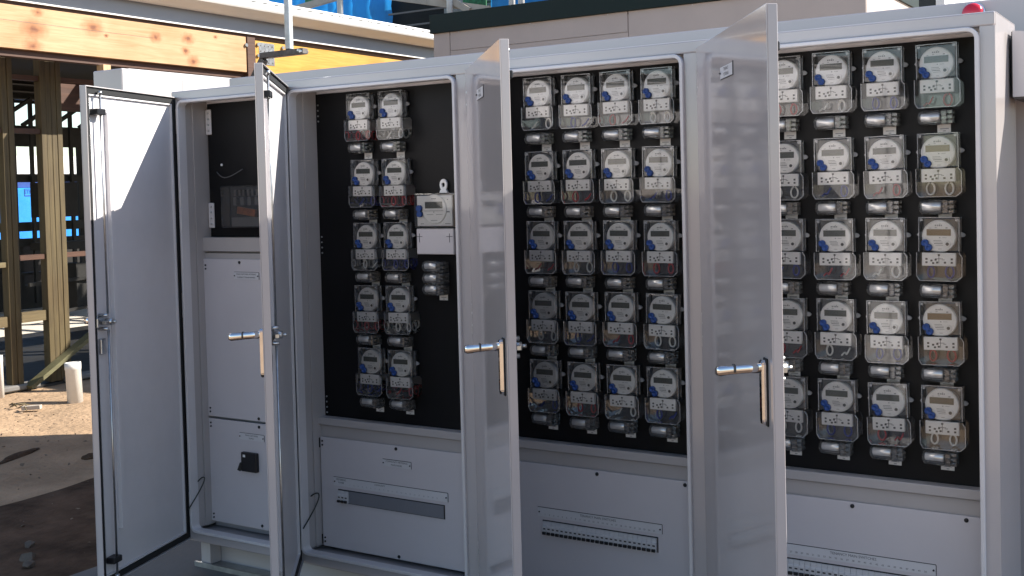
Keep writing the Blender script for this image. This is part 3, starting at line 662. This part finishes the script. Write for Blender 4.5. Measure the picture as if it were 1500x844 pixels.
# galvanised hanger in front of the beam
hp = thing('steel_hanger', 'galvanised steel post ending in a dark cross arm above the cabinet', 'steel post', (-4.19, 1.0, 2.39))
bx('post', GALV, hp, -0.017, 0.017, -0.017, 0.017, 0.016, 1.6, 0.004)
bx('cross_arm', DARKSTEEL, hp, -0.20, 0.112, -0.022, 0.022, -0.016, 0.0145, 0.003)
obj('arm_brace', lambda b: bar(b, (-0.185, 0, -0.017), (-0.285, 0, -0.15), 0.04, 0.03, (0, 1, 0)), DARKSTEEL, hp)
bx('arm_stub', DARKSTEEL, hp, -0.305, -0.265, -0.02, 0.02, -2.36, -0.15)
obj('arm_bolt', lambda b: (cyl(b, (0.10, -0.03, -0.002), 'y', 0.008, 0.06, 8), cyl(b, (0.085, -0.03, 0.004), 'y', 0.006, 0.06, 8)), STEEL, hp)

# ---------------------------------------------------------------- timber house frame on the left
PINE = wood('new_pine', (0.47, 0.30, 0.165), (0.39, 0.235, 0.115), 1, [(2.335, 3.045, 0.035), (2.906, 3.123, 0.032), (3.581, 3.104, 0.02), (3.959, 3.129, 0.022), (2.316, 2.905, 0.026), (3.929, 3.011, 0.016), (4.017, 2.923, 0.022), (2.372, 3.188, 0.016), (4.31, 3.177, 0.007), (3.037, 3.067, 0.006), (1.5, 3.0, 0.03), (0.7, 3.1, 0.02)])
PINEZ = wood('new_pine_upright', (0.60, 0.42, 0.25), (0.46, 0.30, 0.16), 2, knots=None)
YLW = wood('yellow_beam', (0.58, 0.315, 0.07), (0.48, 0.24, 0.045), 1, knots=None, rough=0.4)
TREAT_SHADED = wood('treated_pine_shaded', (0.100, 0.072, 0.028), (0.058, 0.040, 0.015), 2)  # timber colour darkened to paint shade on the posts
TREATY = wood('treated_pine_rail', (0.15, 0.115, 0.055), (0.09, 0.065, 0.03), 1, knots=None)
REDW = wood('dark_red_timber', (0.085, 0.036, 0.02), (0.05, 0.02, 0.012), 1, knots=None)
GREYC = mat('grey_fascia', (0.26, 0.275, 0.31), 0.45, var=0.04, scale=2)
GUT = mat('white_gutter', (0.80, 0.79, 0.77), 0.4, var=0.03, scale=3)
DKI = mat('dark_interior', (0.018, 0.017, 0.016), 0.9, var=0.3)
hs = thing('timber_house_frame', 'timber framed house under construction with white gutter', 'house frame')
XB = -8.218
bx('beam', PINE, hs, XB - 0.06, XB, -3.5, 4.71, 2.872, 3.222, 0.003)
bx('beam', YLW, hs, XB - 0.06, XB, 4.83, 12.5, 2.872, 3.200, 0.003)
bx('beam_joint_post', REDW, hs, XB - 0.05, XB + 0.012, 4.715, 4.825, 2.80, 3.225, 0.002)
npl = bx('nail_plate', STEEL, hs, XB + 0.0005, XB + 0.004, 4.885, 5.10, 2.965, 3.185)
for a in range(4):
    for c in range(4): mk_screw_y = obj('nail', lambda b: cyl(b, (XB + 0.004, 4.905 + 0.055 * a, 2.99 + 0.055 * c), 'x', 0.007, 0.003, 8), DARKSTEEL, npl)
for yy, zz in ((4.865, 3.16), (4.865, 3.05), (5.22, 3.16), (4.70, 3.14)): obj('bolt', lambda b: cyl(b, (XB, yy, zz), 'x', 0.018, 0.02, 8), STEEL, hs)
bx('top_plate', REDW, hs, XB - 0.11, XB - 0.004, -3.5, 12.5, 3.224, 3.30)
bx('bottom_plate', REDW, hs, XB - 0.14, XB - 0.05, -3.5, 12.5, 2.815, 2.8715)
bx('fascia', GREYC, hs, -8.215, -8.20, -3.5, 12.5, 3.262, 3.52)
bx('fascia_lip', GUT, hs, -8.215, -8.19, -3.5, 12.5, 3.250, 3.2615)
def gutter_fn(b):
    prof = [(-8.199, 3.400), (-8.15, 3.388), (-8.11, 3.392), (-8.03, 3.425), (-7.977, 3.452), (-7.965, 3.47), (-7.965, 3.535), (-7.973, 3.555), (-7.987, 3.56), (-7.987, 3.545), (-7.977, 3.53), (-7.979, 3.475), (-8.06, 3.44), (-8.12, 3.41), (-8.199, 3.42)]
    prism(b, prof, -3.5, 12.5, 'xz')
obj('gutter', gutter_fn, GUT, hs)
for k in range(28):
    y = 3.9 + 0.16 * k
    bx('gutter_slot', INK, hs, -7.9647, -7.9635, y, y + 0.085, 3.522, 3.533)
bx('roof_sheet', GALV, hs, -16.5, -10.7, -3.5, 13.5, 3.95, 3.98)  # unseen roof, front cut back to let sun onto the floor strip
bx('ceiling_lining', DKI, hs, -16.5, -10.7, -3.5, 13.5, 3.55, 3.57)  # dark lining added to keep the house interior dark
for k in range(16): bx('rafter', TREATY, hs, -10.75, -8.216, -2.9 + 1.0 * k, -2.855 + 1.0 * k, 3.34, 3.46)
def post(x, y0, y1, z0, z1, m=TREAT_SHADED, nm='post'): return bx(nm, m, hs, x - 0.045, x + 0.045, y0, y1, z0, z1, 0.003)
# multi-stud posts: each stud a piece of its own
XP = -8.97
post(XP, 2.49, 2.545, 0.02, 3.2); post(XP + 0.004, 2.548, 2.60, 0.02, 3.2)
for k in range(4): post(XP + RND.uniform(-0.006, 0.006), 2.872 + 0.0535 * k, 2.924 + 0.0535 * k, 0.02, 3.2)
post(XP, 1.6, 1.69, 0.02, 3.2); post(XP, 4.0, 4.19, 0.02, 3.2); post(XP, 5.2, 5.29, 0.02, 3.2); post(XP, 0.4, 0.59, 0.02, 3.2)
post(XB - 0.04, 2.995, 3.075, 0.02, 2.813, PINEZ); post(XB - 0.04, 6.0, 6.09, 0.02, 2.813, PINEZ)
for y0, y1, z in ((2.602, 2.870, 2.735), (2.602, 2.870, 2.266), (2.602, 2.870, 1.150), (1.692, 2.488, 1.10), (3.09, 3.998, 1.15), (3.09, 3.998, 2.74), (1.692, 2.488, 2.266)):
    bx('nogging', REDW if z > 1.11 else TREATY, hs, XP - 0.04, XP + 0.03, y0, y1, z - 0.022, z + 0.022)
bx('nogging', TREATY, hs, XP - 0.03, XP + 0.025, 1.692, 2.488, 0.56, 0.65); bx('nogging', TREATY, hs, XP - 0.03, XP + 0.025, 2.602, 2.870, 0.58, 0.67)
bx('plywood_board', REDW, hs, XP - 0.35, XP - 0.33, 3.16, 3.95, 2.49, 2.75)
obj('diagonal_brace', lambda b: bar(b, (-8.86, 2.60, 0.02), (-8.86, 3.95, 0.80), 0.035, 0.10, (1, 0, 0)), wood('green_pine', (0.14, 0.13, 0.065), (0.10, 0.09, 0.045), 1, knots=None), hs)
bx('bottom_rail', PAD, hs, XP - 0.06, XP + 0.09, -3.4, 2.74, 0.0, 0.05, 0.012); bx('bottom_rail', PAD, hs, XP - 0.06, XP + 0.09, 3.0, 12, 0.0, 0.05, 0.012)
# rear wall of the house, open between dark studs
XW = -15.6
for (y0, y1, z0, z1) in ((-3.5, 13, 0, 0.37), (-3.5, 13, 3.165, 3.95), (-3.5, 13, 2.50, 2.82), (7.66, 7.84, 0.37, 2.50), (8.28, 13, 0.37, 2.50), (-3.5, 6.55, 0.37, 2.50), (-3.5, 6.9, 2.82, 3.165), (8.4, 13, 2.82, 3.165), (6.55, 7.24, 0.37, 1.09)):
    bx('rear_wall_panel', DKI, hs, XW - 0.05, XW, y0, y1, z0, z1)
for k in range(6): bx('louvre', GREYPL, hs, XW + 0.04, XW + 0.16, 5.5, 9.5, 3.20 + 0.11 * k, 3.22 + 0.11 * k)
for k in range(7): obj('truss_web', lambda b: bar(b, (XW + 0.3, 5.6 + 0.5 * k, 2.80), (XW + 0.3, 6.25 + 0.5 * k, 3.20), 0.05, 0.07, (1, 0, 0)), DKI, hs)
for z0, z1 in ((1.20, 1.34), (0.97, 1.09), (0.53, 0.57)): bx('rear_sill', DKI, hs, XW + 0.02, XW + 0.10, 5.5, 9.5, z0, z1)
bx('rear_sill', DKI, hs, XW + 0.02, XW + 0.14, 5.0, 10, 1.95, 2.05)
FLM = mat('black_membrane', (0.020, 0.019, 0.018), 0.55, var=0.3, scale=3, bump=0.3, bscale=8)
struct(bx('house_floor', FLM, None, -12.6, -8.92, -3.4, 13, -0.08, 0.012))
struct(bx('sun_patch_slab', mat('sun_patch_slab', (0.62, 0.56, 0.48), 0.85, var=0.08), None, -15.3, -12.61, -3.4, 13, -0.08, 0.010))  # pale colour stands in for the sun patch on the floor

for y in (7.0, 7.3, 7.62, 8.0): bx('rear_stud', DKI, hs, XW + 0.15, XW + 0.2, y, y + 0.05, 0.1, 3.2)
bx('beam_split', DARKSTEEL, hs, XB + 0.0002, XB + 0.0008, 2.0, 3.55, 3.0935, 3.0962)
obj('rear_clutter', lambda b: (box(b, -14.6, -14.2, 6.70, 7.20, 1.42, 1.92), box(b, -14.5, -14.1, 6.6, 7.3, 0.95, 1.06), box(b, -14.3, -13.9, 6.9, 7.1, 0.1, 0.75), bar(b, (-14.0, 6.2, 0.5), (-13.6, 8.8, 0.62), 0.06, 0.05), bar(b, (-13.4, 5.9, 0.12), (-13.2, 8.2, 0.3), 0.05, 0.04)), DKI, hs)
bx('pale_mark', PLASTW, hs, -14.199, -14.195, 6.86, 6.96, 1.60, 1.66)
# blue wrapped wall beyond the house
BT = mat('blue_tarpaulin', (0.012, 0.23, 0.72), 0.42, var=0.10, scale=3, bump=0.6, bscale=3)
def woven():
    m = mat('blue_woven_sheet', (0.02, 0.30, 0.74), 0.45, var=0.10, scale=3); n = m.node_tree; p = n.nodes['Principled BSDF']
    t = n.nodes.new('ShaderNodeBsdfTranslucent'); t.inputs[0].default_value = (0.03, 0.34, 0.80, 1)
    x = n.nodes.new('ShaderNodeMixShader'); x.inputs[0].default_value = 0.45
    n.links.new(p.outputs[0], x.inputs[1]); n.links.new(t.outputs[0], x.inputs[2]); n.links.new(x.outputs[0], n.nodes['Material Output'].inputs[0])
    return m
BTW = woven()
bw = thing('blue_wrapped_stack', 'blue sheet wrapped stack seen through the timber frame', 'wrapped stack', (-20, 0, 0))
bx('sheet', BT, bw, -1.6, 0, 7.5, 14.5, 0.9, 1.93, 0.03); bx('shaded_upper_sheet', mat('shaded_blue_sheet', (0.008, 0.05, 0.22), 0.5, var=0.1), bw, -1.6, -0.25, 7.5, 14.5, 1.94, 2.15)  # darker blue paints the unlit band along the sheet's top
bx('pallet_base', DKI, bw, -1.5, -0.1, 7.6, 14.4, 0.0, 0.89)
t_ = link('lettering', text_mesh('ETMCO', 0.10, mat('navy_print', (0.01, 0.05, 0.25), 0.5)), bw, (0.006, 10.51, 1.845), R(90))
obj('logo_frame', lambda b: (box(b, 0.002, 0.006, 10.34, 10.67, 1.905, 1.915), box(b, 0.002, 0.006, 10.34, 10.67, 1.765, 1.785), box(b, 0.002, 0.006, 10.34, 10.35, 1.785, 1.905)), MATS['navy_print'], bw)
wr = thing('white_canopy', 'flat white roofed canopy beyond the blue wrapped stack', 'canopy', (-24, 0, 0))
bx('roof', GUT, wr, -3, 0, 9, 17, 2.32, 2.75); bx('valance', DKI, wr, -2.8, -0.1, 9.2, 16.8, 2.0, 2.3)
for y in (9.3, 13, 16.6): bx('leg', DKI, wr, -0.3, -0.2, y, y + 0.1, 0, 2.0)

def hedge_fn(b):
    q = random.Random(3)
    for k in range(2600):
        y = q.uniform(14, 34); h = 3.3 + 1.4 * noise.noise((y * 0.5, 0, 1)) + 0.6 * noise.noise((y * 2, 4, 1))
        z = h * q.random() ** 0.6; c = Vector((q.uniform(-47, -44), y, z)); s_ = q.uniform(0.10, 0.22)
        u_ = Vector((q.gauss(0, 1), q.gauss(0, 1), q.gauss(0, 1))).normalized(); v_ = u_.orthogonal().normalized()
        b.faces.new([b.verts.new(c + u_ * s_ * i + v_ * s_ * 0.6 * j) for i, j in ((-1, 0), (0, -1), (1, 0), (0, 1))])
hd = obj('hedge', hedge_fn, mat('hedge_leaves', (0.045, 0.075, 0.03), 0.7, var=0.5, scale=1.5)); hd['kind'] = 'stuff'; hd['label'] = 'far green bushes beyond the white canopy'
# second storey scaffold and tarpaulins beyond the gutter
scf = thing('scaffold', 'scaffold frame with blue tarpaulins and black mesh above the white gutter', 'scaffold', (0, 10, 0))
def panel(nm, m, x0, x1, z0, z1, y0=0.0, th=0.02): return bx(nm, m, scf, x0, x1, y0, y0 + th, z0, z1)
def drape(x0, x1, y0, y1, z0, z1, ph):
    def fn(b):
        n, m_ = 18, 8
        g = [[b.verts.new((x0 + (x1 - x0) * i / n, y0 + (y1 - y0) * i / n + 0.05 * math.sin(i * 1.3 + ph) * (0.4 + j / m_) + 0.02 * math.sin(3 * j + i), z0 + (z1 - z0) * j / m_ + 0.03 * math.sin(i * 0.9 + ph) * (1 - j / m_))) for j in range(m_ + 1)] for i in range(n + 1)]
        for i in range(n):
            for j in range(m_):
                f = b.faces.new((g[i][j], g[i + 1][j], g[i + 1][j + 1], g[i][j + 1])); f.smooth = True
    return obj('blue_tarpaulin', fn, BTW, scf)
drape(-11.75, -10.86, 0.0, 0.5, 4.24, 5.4, 0.3); drape(-13.6, -12.2, 0.0, 0.9, 4.60, 5.4, 1.7); drape(-8.75, -7.9, 0, 0.5, 4.16, 5.2, 2.2); drape(-10.05, -9.3, 0.7, 1.2, 4.62, 5.2, 0.9)
panel('black_mesh', mat('black_shade_mesh', (0.008, 0.010, 0.010), 0.85, var=0.3, scale=10), -11.35, -8.6, 3.2, 4.66, 0.62)
for k in range(3): bx('mesh_rail', GREYPL, scf, -10.8, -8.7, 0.30, 0.33, 3.95 + 0.2 * k, 3.975 + 0.2 * k)
PLK = mat('weathered_plank', (0.42, 0.36, 0.30), 0.8, var=0.15, scale=6)
obj('scaffold_plank', lambda b: bar(b, (-11.0, -0.25, 4.66), (-8.6, -0.25, 4.14), 0.06, 0.10), PLK, scf)
obj('scaffold_plank', lambda b: bar(b, (-12.3, -0.2, 4.53), (-11.1, -0.2, 4.66), 0.08, 0.09), PLK, scf)
obj('scaffold_plank', lambda b: bar(b, (-9.9, -0.30, 4.75), (-8.9, -0.30, 4.15), 0.05, 0.09), PLK, scf)
obj('scaffold_plank', lambda b: bar(b, (-9.4, -0.1, 4.42), (-6.6, -0.1, 4.20), 0.05, 0.07), PLK, scf)
for x, z0 in ((-11.2, 4.2), (-8.17, 3.3), (-8.02, 3.3), (-9.2, 3.3), (-12.7, 3.3)):
    obj('scaffold_tube', lambda b: cyl(b, (x, -0.35, z0), 'z', 0.045, 2.6, 14), mat('pale_tube', (0.62, 0.62, 0.62), 0.4, 0.3, var=0.1, scale=10), scf)
GN = mat('green_net', (0.02, 0.16, 0.07), 0.7, var=0.5, scale=24)
panel('green_net', GN, -9.35, -8.95, 4.22, 4.5, 0.2); panel('green_net', GN, -8.9, -8.45, 4.05, 4.22, 0.15); panel('green_net', GN, -12.3, -11.95, 4.62, 4.9, 0.1)
panel('grey_sheet', mat('grey_sheet', (0.25, 0.27, 0.26), 0.7, var=0.2, scale=6), -9.9, -7.4, 3.9, 4.6, 0.5)

# ---------------------------------------------------------------- small things on the ground
PVC = mat('white_pvc', (0.72, 0.70, 0.66), 0.4, var=0.06, scale=12)
def pvc(name, label, x, y, r, h, tilt):
    t = thing(name, label, 'pipe', (x, y, -0.03))
    o = obj('pipe_wall', lambda b: cyl(b, (0, 0, 0), 'z', r, h + 0.03, 24, rings=[(0, r), (h + 0.03 - 0.06, r), (h + 0.03 - 0.058, r * 1.05), (h + 0.03, r * 1.05), (h + 0.0295, r * 0.9), (h - 0.05, r * 0.9)]), PVC, t)
    t.rotation_euler = (0, R(tilt), 0)
pvc('plastic_pipe', 'short white plastic pipe standing up from the sand', -8.0, 2.43, 0.062, 0.315, -3)
pvc('plastic_pipe', 'thin white pipe stub at the left edge beside the timber post', -8.85, 2.33, 0.025, 0.34, -1)
def lump(name, label, cat, loc, sx, sy, sz, seed, m, group=None):
    def fn(b):
        if 'stone' in name:
            q = random.Random(seed)
            for _ in range(16):
                d = Vector((q.gauss(0, 1), q.gauss(0, 1), q.gauss(0, 1))).normalized() * q.uniform(0.8, 1.25); b.verts.new((d.x * sx, d.y * sy, d.z * sz))
            bmesh.ops.convex_hull(b, input=b.verts[:]); return
        bmesh.ops.create_icosphere(b, subdivisions=3, radius=1)
        for v in b.verts:
            k = 1 + 0.45 * noise.noise(v.co * 1.3 + Vector((seed, 0, 0))) + 0.15 * noise.noise(v.co * 4 + Vector((0, seed, 0)))
            v.co = Vector((v.co.x * sx * k, v.co.y * sy * k, v.co.z * sz * k))
    o = obj(name, fn, m); o.location = loc; o.rotation_euler.z = seed
    return tag(o, label, cat, group)
STONE = mat('grey_rubble', (0.11, 0.088, 0.07), 0.9, var=0.25, scale=14, bump=0.4)
for k, (x, y, s, l) in enumerate(((-4.62, -0.36, 0.075, 'largest grey stone in the dark soil by the left door'), (-4.78, -0.24, 0.055, 'smaller stone behind the largest one by the left door'), (-4.86, -0.44, 0.05, 'leftmost small stone in the dark soil near the left door'), (-4.52, -0.42, 0.06, 'grey stone lying closest to the foot of the left door'))):
    lump('rubble_stone', l, 'stone', (x, y, 0.02), s * 0.6, s * 0.45, s * 0.35, k * 1.7 + 0.4, STONE, 'rubble at the foot of the left door')
lump('soil_clod', 'dark elongated clod lying on the shaded sand at left', 'clod', (-6.61, 0.96, 0.0), 0.19, 0.03, 0.022, 1.95, SOIL)
lump('soil_clod', 'small dark clod on the sand beside the left door edge', 'clod', (-6.15, 1.16, 0.0), 0.06, 0.03, 0.022, 1.3, SOIL)
tag(obj('timber_offcut', lambda b: (bar(b, (-8.05, 1.98, 0.012), (-7.93, 2.06, 0.02), 0.05, 0.03),), PLK), 'pale timber offcut lying on the sand by the white pipe', 'offcut')
def gravel_fn(b):
    q = random.Random(11)
    for k in range(420):
        x = q.uniform(-9.0, -4.4); y = q.uniform(-0.9, 2.6) if x > -7 else q.uniform(0.6, 2.8)
        if y > 2.2 and x < -8.7: continue
        s_ = 0.004 + 0.014 * q.random() ** 3
        vs = []
        for i in range(7):
            d = Vector((q.gauss(0, 1), q.gauss(0, 1), q.gauss(0, 0.7))).normalized() * s_; vs.append(b.verts.new((x + d.x, y + d.y, 0.012 + d.z * 0.7)))
        bmesh.ops.convex_hull(b, input=vs)
gv = obj('gravel', gravel_fn, mat('gravel_grit', (0.20, 0.145, 0.10), 0.9, var=0.5, scale=3)); gv['kind'] = 'stuff'; gv['label'] = 'small loose gravel scattered over the sand and soil'
def twig_fn(b):
    for k in range(7):
        a = RND.uniform(-0.5, 1.2); x, y = -8.18 + RND.uniform(-.12, .16), 2.02 + RND.uniform(-.05, .12); l = RND.uniform(.06, .16)
        tube(b, [(x, y, 0.008), (x + l * 0.5 * math.cos(a), y + l * 0.5 * math.sin(a), 0.028), (x + l * math.cos(a), y + l * math.sin(a), 0.008)], 0.005, 5)
tw = obj('twigs', twig_fn, TREATY); tw['kind'] = 'stuff'; tw['label'] = 'scatter of dry twigs on the sand'
